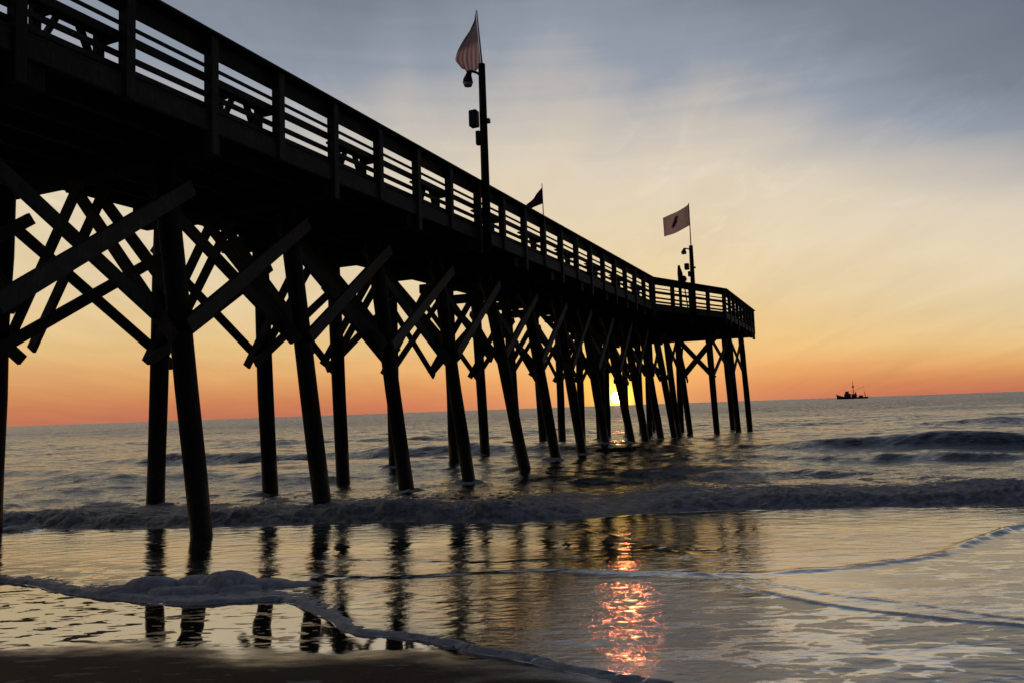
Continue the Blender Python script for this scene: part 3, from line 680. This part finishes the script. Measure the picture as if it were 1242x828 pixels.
# flag on the near pole: hangs almost straight down its short staff
f1 = pier_empty('flag', -7.87, 16.62, 9.80); f1.rotation_euler = (R(2.5), R(-3), PA)
MB().tube([(0, .02, -.02), (0, .02, 1.34)], [.022, .015], 8).build('flagstaff', M_staff, f1, smooth=True)
def droop(u, v):
    # u: hoist -> fly, v: bottom -> top; the fly has slumped into hanging folds
    lo = 1 - v
    out = .60 * u * (.10 + .90 * math.sin(min(1, lo * 1.25) * math.pi * .5)) * (1 - .25 * max(0, lo - .75) / .25 * u)
    fold = .045 * math.sin(u * 17 + v * 2) * u * (.35 + lo)
    z = -.04 + 1.36 * v - .55 * u * v * (1 - .4 * v) - .14 * math.sin(u * math.pi) * lo ** 3
    return (-.915 * out + fold * .5 - .02, -.40 * out - fold * .9, z)
cloth('flag_cloth', 34, 26, droop, flag_mat('striped flag cloth', stripes), f1)
tag(f1, 'faded grey and reddish striped flag drooping above the near light pole', 'flag')
# flag from the far rail
f2 = pier_empty('flag', FX + .1, 31.5, 6.95)
MB().tube([(0, 0, 0), (0, 0, 2.2), (-.02, 0, 4.28)], [.03, .026, .018], 8).build('flagstaff', M_staff, f2, smooth=True)
def hang(u, v):
    z = 3.40 + .74 * v - u * (.50 + .42 * v) - .18 * u * u
    yv = -(u * (1.42 - .1 * v) - .10 * math.sin(u * 3.1) * v)
    return (.06 * math.sin(u * 9 + v * 2) * u - .25 * u, yv, z)
cloth('flag_cloth', 26, 16, hang, flag_mat('navy flag cloth', navy), f2)
tag(f2, 'small dark navy flag hanging slack beyond the middle of the pier rail', 'flag')
# flag on the far pole
f3 = pier_empty('flag', -6.84, 36.0, 8.64)
MB().tube([(0, .03, -.05), (0, .03, 2.02)], [.026, .018], 8).build('flagstaff', M_staff, f3, smooth=True)
def fly(u, v):
    drop = v * (.62 * u ** .75) + (1 - v) * (.50 * u - .10 * math.sin(u * math.pi) * 0)
    z = .98 + 1.0 * v - drop - .05 * math.sin(u * math.pi) * (1 - v)
    wv = .09 * math.sin(u * 8.5 + v * 1.2) * u
    return (-1.10 * u + wv * .4, -.48 * u - wv * .9, z)
cloth('flag_cloth', 28, 16, fly, flag_mat('pale emblem flag cloth', emblem), f3)
tag(f3, 'pale pink flag with dark emblem flying from the far light pole', 'flag')

# two slim uprights standing above the far rail
o = MB().tube([(0, 0, 0), (0, 0, 1.3), (.03, -.05, 1.5), (.02, -.06, 1.62), (0, -.02, 1.86), (0, 0, 1.98)], [.07, .075, .12, .12, .07, .05], 10, .05).build('wooden_post', M_pile, None, smooth=True)
o.location = p2w(-7.42, 35.95, ZD - .01); tag(o, 'slim dark pointed post above the far rail beside the light pole', 'post')
mb = MB().beam((0, 0, 0), (0, 0, 1.2), .05, .05, (1, 0, 0)); o2 = mb.build('paddle_sign', M_rail, None, bevel=.005)
o2.location = p2w(-7.1, 35.9, ZD - .01); o2.rotation_euler = (0, R(-6), PA); tag(o2, 'short dark tilted paddle sign between slim post and light pole', 'sign')
MB().tube([(0, -.02, 1.34), (0, .02, 1.34)], .16, 14).build('sign_face', M_rail, o2)

# ------------------------------------------------------------------ trawler on the horizon
bx, by = 238.5 * 1.38, 563.5 * 1.38
boat = bpy.data.objects.new('fishing_boat', None); col.objects.link(boat); boat.location = (bx, by, 0)
boat.rotation_euler = (0, 0, math.atan2(-bx, by) + math.pi); boat.scale = (1.12, 1.12, 1.12)
tag(boat, 'small dark trawler with masts out on the horizon', 'boat')
M_hull = plain('dark boat paint', (.06, .05, .05), .6); M_cab = plain('dull boat paint', (.12, .11, .11), .6)
mb = MB(); secs = [(-12.5, 1.9, 1.7), (-9, 2.9, 1.5), (0, 3.3, 1.6), (7, 2.8, 2.2), (10.5, 1.6, 3.2), (13, .12, 4.4)]
for xx_, hw, top in secs:
    mb.v += [(xx_, -hw, top), (xx_ - (0 if xx_ < 10 else .8), -hw * .7, -.6), (xx_ - (0 if xx_ < 10 else .8), hw * .7, -.6), (xx_, hw, top)]
for i in range(len(secs) - 1):
    for j in range(4): q = i * 4; mb.f.append((q + j, q + (j + 1) % 4, q + 4 + (j + 1) % 4, q + 4 + j))
mb.f += [(0, 1, 2, 3), tuple(20 + j for j in (3, 2, 1, 0))]
mb.build('hull', M_hull, boat)
cb_ = MB().box(1.0, 6.5, -2, 2, 1.6, 4.6).build('cabin', M_cab, boat, bevel=.1); MB().box(2.6, 5.6, -1.7, 1.7, 4.6, 6.6).build('wheelhouse', M_cab, boat, bevel=.1)
MB().box(-3.4, .6, -1.5, 1.5, 1.5, 4.2).build('deckhouse', M_cab, boat, bevel=.1)
MB().tube([(-1.0, 0, 1.5), (-1.0, 0, 8), (-1.0, 0, 15.5)], [.38, .3, .12], 10).build('mast', M_hull, boat)
MB().tube([(-1.0, 0, 9.6), (-1.0, 0, 11.4)], [.7, .7], 8).build('radar', M_hull, boat)
MB().tube([(-3.2, 0, 2), (-2.6, 0, 5.6)], [.8, .5], 10).build('funnel', M_hull, boat)
MB().beam((-1, 0, 6.5), (-9.5, 0, 10.5), .16, .16).build('boom', M_hull, boat); MB().beam((-1, 0, 6.0), (7.5, 0, 8), .12, .12).build('boom', M_hull, boat)
g_ = MB(); g_.beam((-10.3, -1.6, 1.5), (-10.0, -1.6, 5.2), .5, .5, (1, 0, 0)); g_.beam((-10.3, 1.6, 1.5), (-10.0, 1.6, 5.2), .5, .5, (1, 0, 0)); g_.beam((-10.0, -1.8, 5.2), (-10, 1.8, 5.2), .5, .5); g_.build('stern_gantry', M_hull, boat)
MB().box(-8.5, -5.2, -1.4, 1.4, 1.4, 2.9).build('winch', M_hull, boat, bevel=.2)
for a, b in (((-1, 0, 15.2), (12.6, 0, 4.2)), ((-1, 0, 15.2), (-10, 0, 5.2)), ((-9.5, 0, 10.5), (-10, 0, 5.2))):
    MB().beam(a, b, .06, .06).build('stay', M_hull, boat)
